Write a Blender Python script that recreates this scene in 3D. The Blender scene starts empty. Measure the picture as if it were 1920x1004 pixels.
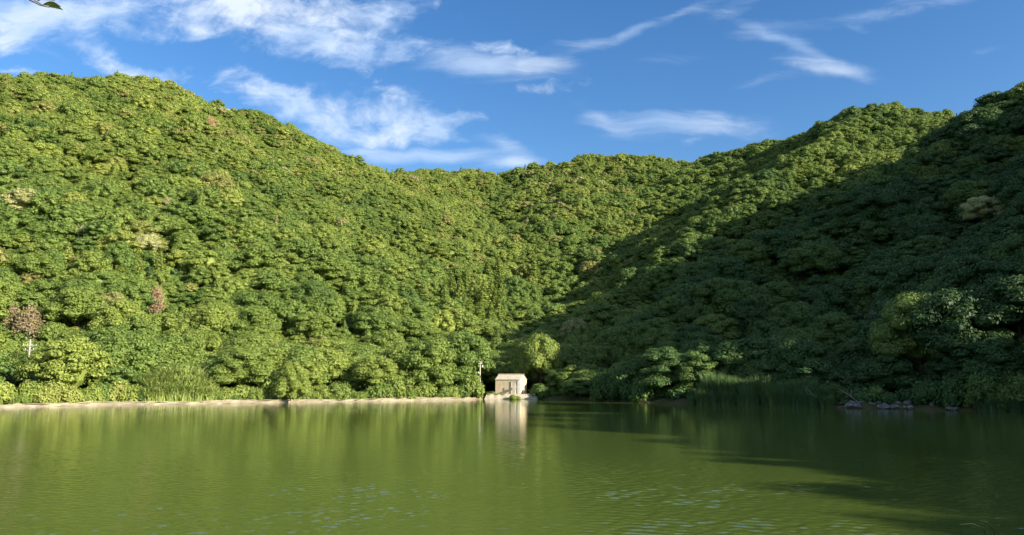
import bpy, math, random
import numpy as np
from mathutils import Vector, Matrix
sc=bpy.context.scene
# ---------------------------------------------------------------- camera, sky, sun
F=1392.0; TH=math.atan(204/F); CZ=3.5
def raydir(px,py):
    a=(px-960)/F; b=(502-py)/F
    return a, math.cos(TH)-b*math.sin(TH), math.sin(TH)+b*math.cos(TH)
def P(px,py,Y,dz=0.0):
    """world point seen at photo pixel px,py, Y metres ahead"""
    a,c,s=raydir(px,py); t=Y/c
    return (a*t,Y,CZ+s*t+dz)
def shore(px,py):
    a,c,s=raydir(px,py); t=-CZ/s
    return (a*t,c*t)
def project(x,y,z):
    z=z-CZ; yc=y*math.cos(TH)+z*math.sin(TH); zc=-y*math.sin(TH)+z*math.cos(TH)
    return 960+F*x/yc, 502-F*zc/yc
SH=[shore(*p) for p in [(0,765),(200,760),(440,757),(700,753),(880,750.5),(905,749),(1010,749),(1100,752),(1280,758),(1560,765),(1700,768),(1920,773)]]
LAKE=np.array([(-86,40),(-70,70)]+SH+[(54,56),(46,34),(30,16),(20,7),(-10,5),(-40,8),(-80,12)])
T=-6.0  # crowns stand above the ground
RID=[
 # crest points (x,y,z), slope, name
 ([(-330,60,70),(-300,150,90),P(-200,188,240,T),P(0,188,290,T),P(170,136,310,T),P(300,150,325,T),P(450,205,340,T),P(600,280,360,T),P(720,318,385,T),P(820,325,410,T),P(930,325,430,T),P(1000,308,440,T),P(1100,296,440,T),P(1290,302,430,T),P(1400,274,400,T),P(1560,231,370,T),P(1650,207,350,T),P(1750,213,350,T),P(1830,239,360,T),(330,380,90)],.62),
 ([P(1650,212,350,T),P(1530,290,300,T+2),P(1420,362,262,T+5),P(1290,462,222,T+2),P(1130,575,190,T-3),P(1010,645,165,T-4)],.8),
 ([P(1100,296,440,T),P(1045,405,350,T+5),P(985,500,290,T+4)],.62),
 ([(300,330,95),P(1990,140,230,T-3),P(1920,170,200,T-3),P(1810,250,185,T-2),P(1700,315,175,T),P(1600,370,165,T),P(1480,455,155,T),P(1350,545,140,T),P(1250,630,120,T)],.75),
 ([P(1990,140,230,T-3),(160,142,77),(142,102,70),(121,65,59),(113,53,49.5),(108,46,41),(98,30,37),(82,0,28),(64,-32,16)],.8),  # unseen ridge past the right edge, heights shaped to cast the shade
 ([P(-600,500,170),P(-200,150,240,T)],.5),
]
def segd(x,y,a,b):
    ax,ay,az=a;bx,by,bz=b
    dx,dy=bx-ax,by-ay; t=np.clip(((x-ax)*dx+(y-ay)*dy)/(dx*dx+dy*dy),0,1)
    return np.hypot(x-ax-t*dx,y-ay-t*dy), az+t*(bz-az)
def lakedist(x,y):
    """signed distance to the shore, positive on land"""
    d=np.full(np.shape(x),1e9); ins=np.zeros(np.shape(x),bool); n=len(LAKE)
    for i in range(n):
        a=LAKE[i];b=LAKE[(i+1)%n]
        dd,_=segd(x,y,(a[0],a[1],0),(b[0],b[1],0)); d=np.minimum(d,dd)
        c=((a[1]>y)!=(b[1]>y))
        with np.errstate(all='ignore'):
            xi=a[0]+(y-a[1])*(b[0]-a[0])/(b[1]-a[1]+1e-12)
        ins^=c&(x<xi)
    return np.where(ins,-d,d)
def vnoise(x,y,s,seed):
    x=x/s;y=y/s; xi=np.floor(x).astype(int);yi=np.floor(y).astype(int);fx=x-xi;fy=y-yi
    fx=fx*fx*(3-2*fx);fy=fy*fy*(3-2*fy)
    h=lambda i,j:(np.sin(i*127.1+j*311.7+seed*74.7)*43758.5453)%1.0
    return (h(xi,yi)*(1-fx)+h(xi+1,yi)*fx)*(1-fy)+(h(xi,yi+1)*(1-fx)+h(xi+1,yi+1)*fx)*fy*1.0
K=7.0
AZ,EL=math.radians(59.5),math.radians(21)
SX,SY,SZ=math.sin(AZ)*math.cos(EL),-math.cos(AZ)*math.cos(EL),math.sin(EL)
SUN_CUT=[(46.5,85.1,8.0,3.6,22),(1.,113.5,4.,3.5,62)]
def height(x,y):
    x=np.asarray(x,float);y=np.asarray(y,float)
    hs=[]
    for pts,s in RID:
        best=np.full(x.shape,-1e9)
        for a,b in zip(pts[:-1],pts[1:]):
            d,z=segd(x,y,a,b)
            best=np.maximum(best,z-s*(np.sqrt(d*d+64)-8))
        hs.append(best)
    m=np.maximum.reduce(hs); h=m+K*np.log(sum(np.exp((q-m)/K) for q in hs))-0
    h=h+(vnoise(x,y,38,1)-.5)*9*np.clip(h/40,0,1)+(vnoise(x,y,17,2)-.5)*4*np.clip(h/30,0,1)
    # gullies added to the unseen ridge so low sun reaches tree and hut
    for gx,gy,gz,w,s0 in SUN_CUT:
        s=(x-gx)*SX+(y-gy)*SY; q=(x-gx)*SY-(y-gy)*SX
        s=s/math.hypot(SX,SY)**2
        q=np.abs(q)/math.hypot(SX,SY)
        lim=gz+s*SZ-12+np.maximum(q-w,0)*3.0
        h=np.where(s>s0,np.minimum(h,lim),h)
    ld=lakedist(x,y)
    cap=0.55+np.maximum(ld-3,0)*0.9
    k=3.0; mm=np.minimum(h,cap); h=mm-k*np.log(np.exp(-(h-mm)/k)+np.exp(-(cap-mm)/k))+k*np.log(1+np.exp(-np.abs(h-cap)/k))*0
    h=np.where(ld>0,np.maximum(h,0.5+0.05*np.minimum(ld,20)),-0.6-0*ld)
    h=np.where(ld<=0,np.maximum(-2.0,ld*0.6)+0.0,np.minimum(h,0.0+ld*1.2))
    h=np.where(ld>0,np.maximum(h,2.0-np.hypot(x,y+2)*.16),h)
    dh=np.hypot(x-0.5,y-116.)           # level ground round the hut
    h=np.where(ld>0,np.minimum(h,.45+np.maximum(dh-6,0)*.8),h)
    h=np.where((ld>0)&(ld<1.6),np.minimum(h,ld*1.2),h)
    h=np.where((ld>0)&(ld<3.4)&(x<-3)&(y>30),np.minimum(h,-.35+ld*.25),h)
    return h

cd=bpy.data.cameras.new('camera'); cam=bpy.data.objects.new('camera',cd); sc.collection.objects.link(cam)
cd.sensor_width=36; cd.lens=36*F/1920; cd.clip_start=.05; cd.clip_end=6000
cam.location=(0,0,CZ); cam.rotation_euler=(math.pi/2+TH,0,0); sc.camera=cam
sc.view_settings.view_transform='Standard'; sc.view_settings.look='None'; sc.view_settings.gamma=1
sc.view_settings.exposure=1.38
try:
    sc.cycles.use_denoising=True; sc.cycles.max_bounces=6; sc.cycles.diffuse_bounces=3; sc.cycles.transparent_max_bounces=4
except Exception: pass
sl=bpy.data.lights.new('sun','SUN'); sun=bpy.data.objects.new('sun',sl); sc.collection.objects.link(sun)
sl.energy=5.0; sl.angle=math.radians(.5); sl.color=(1,.89,.71)
sun.rotation_euler=Vector((-SX,-SY,-SZ)).to_track_quat('-Z','Y').to_euler(); sun.location=(60,-40,90)

class N:
    """short-hand for a node tree"""
    def __init__(s,tree): s.t=tree; s.n=tree.nodes; s.l=tree.links
    def new(s,typ,**kw):
        n=s.n.new(typ)
        for k,v in kw.items():
            if k.startswith('i_'):
                key=k[2:]; key=int(key) if key.isdigit() else key.replace('_',' ')
                s.put(n.inputs[key],v)
            else: setattr(n,k,v)
        return n
    def put(s,inp,v):
        if isinstance(v,bpy.types.NodeSocket): s.l.new(v,inp)
        else: inp.default_value=v
    def m(s,op,a,b=0.,c=0.):
        n=s.n.new('ShaderNodeMath'); n.operation=op
        for i,v in enumerate((a,b,c)): s.put(n.inputs[i],v)
        return n.outputs[0]
    def mix(s,f,a,b,mode='MIX'):
        n=s.n.new('ShaderNodeMix'); n.data_type='RGBA'; n.blend_type=mode
        s.put(n.inputs[0],f); s.put(n.inputs[6],a if not isinstance(a,tuple) else (*a,1)); s.put(n.inputs[7],b if not isinstance(b,tuple) else (*b,1))
        return n.outputs[2]
    def ramp(s,f,stops,interp='LINEAR'):
        n=s.n.new('ShaderNodeValToRGB'); e=n.color_ramp.elements; n.color_ramp.interpolation=interp
        while len(e)<len(stops): e.new(1)
        for i,(p,c) in enumerate(stops): e[i].position=p; e[i].color=(*c,1) if not isinstance(c,float) else (c,c,c,1)
        s.put(n.inputs[0],f); return n.outputs[0]
    def smooth(s,v,lo,hi):
        n=s.n.new('ShaderNodeMapRange'); n.interpolation_type='SMOOTHSTEP'
        s.put(n.inputs[0],v); n.inputs[1].default_value=lo; n.inputs[2].default_value=hi
        return n.outputs[0]
    def noise(s,vec,scale,detail=4,rough=.55,dist=0.):
        n=s.n.new('ShaderNodeTexNoise'); s.put(n.inputs['Vector'],vec)
        n.inputs['Scale'].default_value=scale; n.inputs['Detail'].default_value=detail; n.inputs['Roughness'].default_value=rough; n.inputs['Distortion'].default_value=dist
        return n.outputs[0]

W=bpy.data.worlds.new('World'); sc.world=W; W.use_nodes=True
k=N(W.node_tree); k.n.clear()
out=k.new('ShaderNodeOutputWorld'); bg=k.new('ShaderNodeBackground'); bg.inputs[1].default_value=SKYS=.064
k.l.new(bg.outputs[0],out.inputs[0])
sky=k.new('ShaderNodeTexSky',sky_type='NISHITA',sun_disc=False,sun_elevation=EL,sun_rotation=math.pi-AZ,air_density=1.0,dust_density=.5,ozone_density=2.2,altitude=0)
hs=k.new('ShaderNodeHueSaturation',i_Saturation=1.3,i_Value=1.2,i_Hue=.507); k.l.new(sky.outputs[0],hs.inputs['Color'])
tc=k.new('ShaderNodeTexCoord'); sep=k.new('ShaderNodeSeparateXYZ'); k.l.new(tc.outputs['Generated'],sep.inputs[0])
dy=k.m('MAXIMUM',sep.outputs[1],.02)
U=k.m('DIVIDE',sep.outputs[0],dy); V=k.m('DIVIDE',sep.outputs[2],dy)
uv=k.new('ShaderNodeCombineXYZ'); k.l.new(U,uv.inputs[0]); k.l.new(V,uv.inputs[1])
def uvof(px,py):
    a,c,s=raydir(px,py); return a/c, s/c
CL=[ # px,py,rx,ry,turn(deg, + is down to the right),density,kind 0 fleecy / 1 streaky
 (70,35,190,62,-4,1.0,0),(190,25,90,40,0,.9,0),(300,30,90,40,12,.75,0),(30,80,50,22,-10,.5,0),
 (480,15,230,50,6,.95,0),(640,55,180,50,8,.85,0),(760,10,120,30,-8,.6,0),(560,60,160,40,12,.7,0),(700,95,110,26,5,.6,0),(630,122,55,14,10,.6,0),
 (195,112,55,24,20,.85,0),(255,128,70,18,8,.7,0),(335,138,90,26,3,.85,0),(50,133,60,12,4,.65,0),(140,150,60,14,0,.4,0),(338,100,22,9,0,.45,0),(80,92,50,10,20,.35,1),
 (520,185,110,30,14,.95,0),(600,210,150,42,12,1.0,0),(700,215,120,40,3,.95,0),(790,235,100,34,6,.85,0),(745,175,70,24,12,.7,0),(455,165,40,30,30,.6,0),(700,262,110,22,2,.7,0),(860,215,60,12,-4,.5,0),
 (815,291,115,15,-2,1.2,1),(700,283,80,14,4,.8,1),(940,262,55,20,20,.7,1),(960,306,55,15,-6,1.,1),(885,275,40,8,0,.4,1),
 (900,122,120,26,8,.95,1),(960,105,95,22,10,.75,0),(1010,128,70,16,-6,.8,1),(850,100,70,16,12,.4,1),
 (1075,160,70,22,-4,.65,0),(1010,176,50,14,12,.5,0),
 (1260,236,170,22,2,.72,1),(1250,258,110,22,-4,.5,0),(1140,222,60,14,20,.5,1),(1340,232,90,20,0,.5,1),(1250,215,100,14,4,.3,1),
 (1190,58,150,11,-20,.5,1),(1080,82,80,14,-8,.35,1),(1390,14,90,18,-18,.3,1),(1290,22,40,10,-20,.35,1),
 (1480,76,75,13,24,.6,1),(1540,108,60,16,28,.55,1),(1570,132,95,17,12,.85,1),(1450,150,90,12,-4,.3,1),(1520,120,80,20,10,.3,0),
 (1640,25,260,17,-9,.36,1),(1330,90,210,17,-13,.22,1),(1395,191,28,13,0,.4,0),(1840,100,60,14,-22,.2,1),(1608,50,32,9,22,.3,1),(1760,2,90,10,0,.3,1)]
def field(lst):
    acc=None
    for (px,py,rx,ry,rot,den,kd) in lst:
        u0,v0=uvof(px,py); u1,v1=uvof(px+rx,py); u2,v2=uvof(px,py-ry)
        ru=max(abs(u1-u0),1e-3); rv=abs(v2-v0); r=math.radians(rot)
        du=k.m('SUBTRACT',U2,u0); dv=k.m('SUBTRACT',V2,v0)
        a=k.m('MULTIPLY_ADD',du,math.cos(r)/ru,k.m('MULTIPLY',dv,-math.sin(r)/ru))
        b=k.m('MULTIPLY_ADD',du,math.sin(r)/rv,k.m('MULTIPLY',dv,math.cos(r)/rv))
        q=k.m('MULTIPLY_ADD',a,a,k.m('MULTIPLY',b,b))
        w=k.m('MULTIPLY',k.m('EXPONENT',k.m('MULTIPLY',q,-1.1)),den)
        acc=w if acc is None else k.m('SUBTRACT',k.m('ADD',acc,w),k.m('MULTIPLY',acc,w))
    return acc
# bend the coordinates so that no cloud keeps a plain outline
wn=k.new('ShaderNodeTexNoise'); k.l.new(uv.outputs[0],wn.inputs['Vector']); wn.inputs['Scale'].default_value=9; wn.inputs['Detail'].default_value=5
ws=k.new('ShaderNodeSeparateColor'); k.l.new(wn.outputs['Color'],ws.inputs[0])
U2=k.m('MULTIPLY_ADD',k.m('SUBTRACT',ws.outputs[0],.5),.075,U); V2=k.m('MULTIPLY_ADD',k.m('SUBTRACT',ws.outputs[1],.5),.04,V)
f0=field([c for c in CL if c[6]==0]); f1=field([c for c in CL if c[6]==1])
def stretched(rot,sx,sy,scale,det,rough,dist):
    mp=k.new('ShaderNodeMapping'); uu=k.new('ShaderNodeCombineXYZ'); k.l.new(U2,uu.inputs[0]); k.l.new(V2,uu.inputs[1])
    k.l.new(uu.outputs[0],mp.inputs[0]); mp.inputs['Rotation'].default_value=(0,0,math.radians(rot)); mp.inputs['Scale'].default_value=(sx,sy,1)
    return k.noise(mp.outputs[0],scale,det,rough,dist)
n0=stretched(18,1,1.9,9,9,.62,.5); n0b=stretched(24,1,1.5,26,6,.6,.3); n1=stretched(8,.55,3.2,13,8,.62,.6)
nn0=k.m('MULTIPLY_ADD',n0b,.35,k.m('MULTIPLY',n0,.65))
d0=k.smooth(k.m('MULTIPLY_ADD',k.m('SUBTRACT',nn0,.5),2.9,f0),.36,1.35)
d1=k.smooth(k.m('MULTIPLY_ADD',k.m('SUBTRACT',n1,.5),1.3,f1),.10,1.25)
den=k.m('MINIMUM',k.m('MAXIMUM',k.m('MULTIPLY',k.m('MULTIPLY',d0,k.smooth(f0,.04,.3)),1.),k.m('MULTIPLY',k.m('MULTIPLY',d1,k.smooth(f1,.03,.25)),.66)),.86)
shade=stretched(30,1,1.6,6,5,.55,.4)
ccol=k.mix(k.smooth(shade,.35,.65),(3.5,4.7,6.6),(5.8,6.4,7.2))
cc=k.mix(den,hs.outputs[0],ccol)
up=k.smooth(sep.outputs[1],.0,.1)      # clouds drawn ahead; scattered ones elsewhere
g=k.noise(tc.outputs['Generated'],4.5,7,.6,.4); other=k.mix(k.m('MULTIPLY',k.smooth(g,.42,.62),.8),hs.outputs[0],(5.0,5.4,6.0))
# the part of the sky high above the view, seen only in the ripples
hi=k.smooth(V,.62,.85); cc=k.mix(hi,cc,other)
k.l.new(k.mix(up,other,cc),bg.inputs[0])
# ---------------------------------------------------------------- helpers
COL=sc.collection
def link(o,parent=None):
    COL.objects.link(o)
    if parent is not None: o.parent=parent
    return o
class MB:
    """collects vertices and faces of ONE mesh"""
    def __init__(s): s.v=[];s.f=[];s.mi=[];s.lv=[];s.n=0
    def add(s,v,f,mi=0,lv=None):
        v=np.asarray(v,float).reshape(-1,3)
        s.v.append(v); s.f+= (f+s.n).tolist() if isinstance(f,np.ndarray) else [[i+s.n for i in q_] for q_ in f]; s.n+=len(v)
        s.mi+= [mi]*len(f); s.lv+= list(lv) if lv is not None else [.5]*len(f)
        return s
    def box(s,c,d,rz=0,mi=0):
        x,y,z=[q/2 for q in d]
        v=np.array([(a,b,e) for a in(-x,x) for b in(-y,y) for e in(-z,z)])
        ca,sa=math.cos(rz),math.sin(rz); v=np.stack([v[:,0]*ca-v[:,1]*sa,v[:,0]*sa+v[:,1]*ca,v[:,2]],1)+np.array(c)
        return s.add(v,[(0,1,3,2),(4,6,7,5),(0,4,5,1),(2,3,7,6),(0,2,6,4),(1,5,7,3)],mi)
    def tube(s,pts,rad,n=6,mi=0,cap=True,lv=.5):
        pts=[Vector(p) for p in pts]; ring=[]
        for i,p in enumerate(pts):
            d=(pts[min(i+1,len(pts)-1)]-pts[max(i-1,0)]).normalized()
            a=d.cross(Vector((0,0,1)) if abs(d.z)<.9 else Vector((1,0,0))).normalized(); b=d.cross(a)
            for j in range(n):
                t=2*math.pi*j/n; ring.append(p+(a*math.cos(t)+b*math.sin(t))*rad[i])
        f=[(i*n+j,i*n+(j+1)%n,(i+1)*n+(j+1)%n,(i+1)*n+j) for i in range(len(pts)-1) for j in range(n)]
        s.add([tuple(q) for q in ring],f,mi,[lv]*len(f))
        if cap:
            b0=s.n-len(ring); s.f.append([b0+j for j in range(n)][::-1]); s.f.append([s.n-n+j for j in range(n)]); s.mi+=[mi,mi]; s.lv+=[lv,lv]
        return s
    def leaves(s,c,nrm,size,rng,asp=.55,mi=0,lv=None):
        """rhombic leaf sprays, one face each"""
        m=len(c); r=rng.normal(size=(m,3)); t=np.cross(nrm,r); t/=np.linalg.norm(t,axis=1)[:,None]+1e-9
        b=np.cross(nrm,t); sz=np.asarray(size).reshape(-1,1)*rng.uniform(.65,1.3,(m,1))
        v=np.stack([c+t*sz,c+b*sz*asp+nrm*sz*.12,c-t*sz,c-b*sz*asp+nrm*sz*.12],1).reshape(-1,3)
        f=np.arange(4*m).reshape(-1,4)
        return s.add(v,f,mi,rng.uniform(0,1,m) if lv is None else lv)
    def blob(s,c,r,rng,nu=8,nv=5,mi=0,jit=.12):
        v=[];f=[]
        for i in range(nv+1):
            ph=math.pi*i/nv
            for j in range(nu):
                th=2*math.pi*j/nu; q=1+rng.uniform(-jit,jit)
                v.append((c[0]+r[0]*q*math.sin(ph)*math.cos(th),c[1]+r[1]*q*math.sin(ph)*math.sin(th),c[2]+r[2]*q*math.cos(ph)))
        for i in range(nv):
            for j in range(nu): f.append((i*nu+j,(i+1)*nu+j,(i+1)*nu+(j+1)%nu,i*nu+(j+1)%nu))
        return s.add(v,f,mi,[.35]*len(f))
    def mesh(s,name,mats,smooth=False):
        me=bpy.data.meshes.new(name); me.from_pydata(np.concatenate(s.v).tolist(),[],s.f)
        for m in (mats if isinstance(mats,list) else [mats]): me.materials.append(m)
        if any(s.mi): me.polygons.foreach_set('material_index',s.mi)
        at=me.attributes.new('lv','FLOAT','FACE'); at.data.foreach_set('value',np.array(s.lv,dtype=np.float32))
        if smooth: me.polygons.foreach_set('use_smooth',[True]*len(me.polygons))
        me.update(); return me
    def obj(s,name,mats,parent=None,smooth=False):
        return link(bpy.data.objects.new(name,s.mesh(name,mats,smooth)),parent)
def tag(o,label=None,cat=None,group=None,kind=None):
    for a,b in (('label',label),('category',cat),('group',group),('kind',kind)):
        if b: o[a]=b
    return o
def thing(name,label,cat,loc=(0,0,0),rz=0,group=None):
    o=bpy.data.objects.new(name,None); o.empty_display_size=.3; o.location=loc; o.rotation_euler=(0,0,rz); link(o)
    return tag(o,label,cat,group)
# ---------------------------------------------------------------- materials
def mat(name,rough=.8,spec=.3):
    m=bpy.data.materials.new(name); m.use_nodes=True; q=N(m.node_tree); p=m.node_tree.nodes['Principled BSDF']
    p.inputs['Roughness'].default_value=rough; p.inputs['Specular IOR Level'].default_value=spec
    return m,q,p
def objco(q): return q.new('ShaderNodeTexCoord').outputs['Object']
def worldco(q): return q.new('ShaderNodeNewGeometry').outputs['Position']
def bump(q,p,h,dist=.02,st=1.):
    b=q.new('ShaderNodeBump'); b.inputs['Distance'].default_value=dist; b.inputs['Strength'].default_value=st
    q.put(b.inputs['Height'],h); q.l.new(b.outputs[0],p.inputs['Normal'])
def simple(name,c1,c2,scale=3,rough=.8,spec=.3,bd=.02,detail=6,stretch=None):
    m,q,p=mat(name,rough,spec); co=objco(q)
    if stretch:
        mp=q.new('ShaderNodeMapping'); q.l.new(co,mp.inputs[0]); mp.inputs['Scale'].default_value=stretch; co=mp.outputs[0]
    n=q.noise(co,scale,detail,.65); q.put(p.inputs['Base Color'],q.mix(q.smooth(n,.32,.68),c1,c2)); bump(q,p,n,bd); return m
TINT=[(0,(.009,.036,.013)),(.2,(.022,.062,.018)),(.4,(.068,.114,.024)),(.55,(.108,.150,.030)),(.7,(.168,.205,.042)),(.8,(.150,.150,.050)),(.88,(.28,.29,.14)),(.95,(.20,.155,.10)),(1,(.30,.17,.11))]
TINT=[(p_,tuple(min(.8,x*1.72) for x in c_)) for p_,c_ in TINT]
def leafmat(name,stops=TINT,gloss=.62):
    m,q,p=mat(name,gloss,.35)
    a=q.new('ShaderNodeAttribute',attribute_type='INSTANCER',attribute_name='tint'); l=q.new('ShaderNodeAttribute',attribute_name='lv')
    base=q.ramp(a.outputs['Fac'],stops)
    # each spray of leaves is a little older or younger than the next
    c=q.mix(q.m('MULTIPLY',l.outputs['Fac'],.55),base,q.mix(.5,base,(.17,.21,.035)))
    v=q.new('ShaderNodeHueSaturation'); q.l.new(c,v.inputs['Color']); q.put(v.inputs['Value'],q.m('MULTIPLY_ADD',l.outputs['Fac'],.5,.78))
    q.l.new(v.outputs[0],p.inputs['Base Color'])
    tr=q.new('ShaderNodeBsdfTranslucent'); q.l.new(v.outputs[0],tr.inputs[0]); mx=q.new('ShaderNodeMixShader'); mx.inputs[0].default_value=.30
    o=m.node_tree.nodes['Material Output']; q.l.new(p.outputs[0],mx.inputs[1]); q.l.new(tr.outputs[0],mx.inputs[2]); q.l.new(mx.outputs[0],o.inputs[0])
    return m
M_LEAF=leafmat('foliage')
M_REED=leafmat('reed_blade',[(0,(.03,.07,.03)),(.36,(.06,.14,.06)),(.5,(.14,.21,.05)),(.66,(.33,.42,.12)),(.8,(.42,.44,.14))],.6)
M_BARK=simple('bark',(.05,.04,.03),(.13,.11,.085),6,.9,.1,.03,stretch=(1,1,.3))
M_PALE=simple('weathered_wood',(.30,.27,.23),(.52,.48,.42),5,.8,.2,.01,stretch=(1,1,.3))
M_CONC=simple('weathered_concrete',(.28,.25,.19),(.46,.41,.32),1.6,.9,.2,.02,detail=9)
M_POLE=simple('pole_concrete',(.34,.31,.25),(.48,.44,.37),2,.8,.3,.005)
M_STEEL=simple('galvanised_steel',(.30,.31,.32),(.5,.51,.52),8,.45,.5,.002)
M_PORC=simple('white_porcelain',(.50,.50,.47),(.64,.63,.60),8,.25,.5,.001)
M_ROCK=simple('shore_rock',(.05,.05,.05),(.20,.195,.19),2.2,.85,.3,.05,detail=8)
# ---------------------------------------------------------------- terrain
def grid_mesh(name,xs,ys,zf,m):
    X,Y=np.meshgrid(xs,ys); Z=zf(X,Y); nx,ny=len(xs),len(ys)
    v=np.stack([X,Y,Z],-1).reshape(-1,3); i=np.arange(nx*ny).reshape(ny,nx)
    f=np.stack([i[:-1,:-1],i[:-1,1:],i[1:,1:],i[1:,:-1]],-1).reshape(-1,4)
    me=bpy.data.meshes.new(name); me.vertices.add(len(v)); me.vertices.foreach_set('co',v.ravel()); me.loops.add(f.size); me.loops.foreach_set('vertex_index',f.ravel())
    me.polygons.add(len(f)); me.polygons.foreach_set('loop_start',np.arange(0,f.size,4)); me.polygons.foreach_set('loop_total',np.full(len(f),4)); me.polygons.foreach_set('use_smooth',np.ones(len(f),bool))
    me.update(calc_edges=True); me.materials.append(m); return link(bpy.data.objects.new(name,me))
gx=np.arange(-420,421,2.);gy=np.arange(-160,561,2.);GX,GY=np.meshgrid(gx,gy)
G=height(GX,GY)
def g(x,y):
    u=np.clip((np.asarray(x,float)-gx[0])/2.,0,len(gx)-1.001);v=np.clip((np.asarray(y,float)-gy[0])/2.,0,len(gy)-1.001);i=u.astype(int);j=v.astype(int);fu=u-i;fv=v-j
    return (G[j,i]*(1-fu)+G[j,i+1]*fu)*(1-fv)+(G[j+1,i]*(1-fu)+G[j+1,i+1]*fu)*fv
m,q,p=mat('forest_floor',.95,.1); co=worldco(q); n1_=q.noise(co,.9,8,.65); n2_=q.noise(co,.08,4)
q.put(p.inputs['Base Color'],q.mix(q.smooth(n1_,.35,.65),q.mix(n2_,(.035,.045,.014),(.05,.07,.018)),(.075,.066,.035))); bump(q,p,n1_,.25); M_SOIL=m
hills=grid_mesh('hills',gx,gy,lambda x,y:G,M_SOIL); tag(hills,kind='structure')
far=grid_mesh('ground',np.linspace(-3000,3000,61),np.linspace(-3000,3000,61),lambda x,y:np.full(x.shape,-2.6),M_SOIL); tag(far,kind='structure')
def cast(px,py,off=0.,t0=40,t1=560):
    a,c,s=raydir(px,py); t=np.arange(t0,t1,.5); x=a*t;y=c*t;z=CZ+s*t
    i=np.nonzero(z<g(x,y)+off)[0]
    if not len(i): i=[np.argmin(z-g(x,y))]
    j=i[0]; return float(x[j]),float(y[j])
# ---------------------------------------------------------------- water
m,q,p=mat('pond_water',.02,.5); p.inputs['IOR'].default_value=1.33
co=worldco(q)
def st(sx,sy,rot,scale,det=3,rough=.5,dist=0.):
    mp=q.new('ShaderNodeMapping'); q.l.new(co,mp.inputs[0]); mp.inputs['Scale'].default_value=(sx,sy,1); mp.inputs['Rotation'].default_value=(0,0,math.radians(rot)); return q.noise(mp.outputs[0],scale,det,rough,dist)
murk=st(1,1,0,.05,3); q.put(p.inputs['Base Color'],q.mix(murk,(.056,.084,.016),(.070,.103,.021)))
rip=st(1,1.5,8,3.4,4,.6,.3); big=st(1,1.7,-5,.75,2,.5); far_=st(1,1.7,-5,.75,3,.55); rip=st(1,1.5,8,5.,3,.6)
hgt=q.m('MULTIPLY_ADD',rip,.004,q.m('MULTIPLY',far_,.006))
bump(q,p,hgt,1.0); M_WATER=m
# real wavelets: the surface is a fine fan of vertices where the water is near, coarse far off
wy=np.concatenate([np.linspace(-12,9,12),10*np.exp(np.linspace(0,math.log(6.2),640)),np.linspace(63,135,40)])
wu=np.concatenate([[-9,-5,-3,-2,-1.4,-1.0],np.linspace(-.78,.78,760),[1.,1.4,2,3,5,9]])
WU,WY=np.meshgrid(wu,wy); WX=WU*np.maximum(WY,10)
rw_=np.random.default_rng(21); WZ=np.zeros(WX.shape); step=np.gradient(wy)[:,None]*np.ones_like(WX)
for i in range(52):
    lam=.15*math.exp(rw_.uniform(0,1.6)); an=math.radians(90+12+rw_.normal()*40); kx,ky=math.cos(an)*2*math.pi/lam,math.sin(an)*2*math.pi/lam
    a_=.053*lam/(2*math.pi)*math.sqrt(2/52.)*(.45 if lam>.45 else 1.15)
    WZ+=a_*np.sin(kx*WX+ky*WY+rw_.uniform(0,6.28))*np.clip((lam/step-2.6)/2.,0,1)
paw=vnoise(WX,WY*1.5,7,31)*.5+vnoise(WX,WY*1.7,2.6,32)*.5
WZ*=(.5+1.3*np.clip((paw-.32)/.35,0,1))*np.clip((62-WY)/26,0,1)**.8*np.clip((WY-9)/2,0,1)*(np.abs(WU)<.79)
ny_,nx_=WX.shape; i_=np.arange(nx_*ny_).reshape(ny_,nx_); f_=np.stack([i_[:-1,:-1],i_[:-1,1:],i_[1:,1:],i_[1:,:-1]],-1).reshape(-1,4)
me=bpy.data.meshes.new('water'); me.vertices.add(nx_*ny_); me.vertices.foreach_set('co',np.stack([WX,WY,WZ],-1).ravel()); me.loops.add(f_.size); me.loops.foreach_set('vertex_index',f_.ravel())
me.polygons.add(len(f_)); me.polygons.foreach_set('loop_start',np.arange(0,f_.size,4)); me.polygons.foreach_set('loop_total',np.full(len(f_),4)); me.polygons.foreach_set('use_smooth',np.ones(len(f_),bool))
me.update(calc_edges=True); me.materials.append(M_WATER); water=link(bpy.data.objects.new('water',me)); tag(water,kind='structure')
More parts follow.
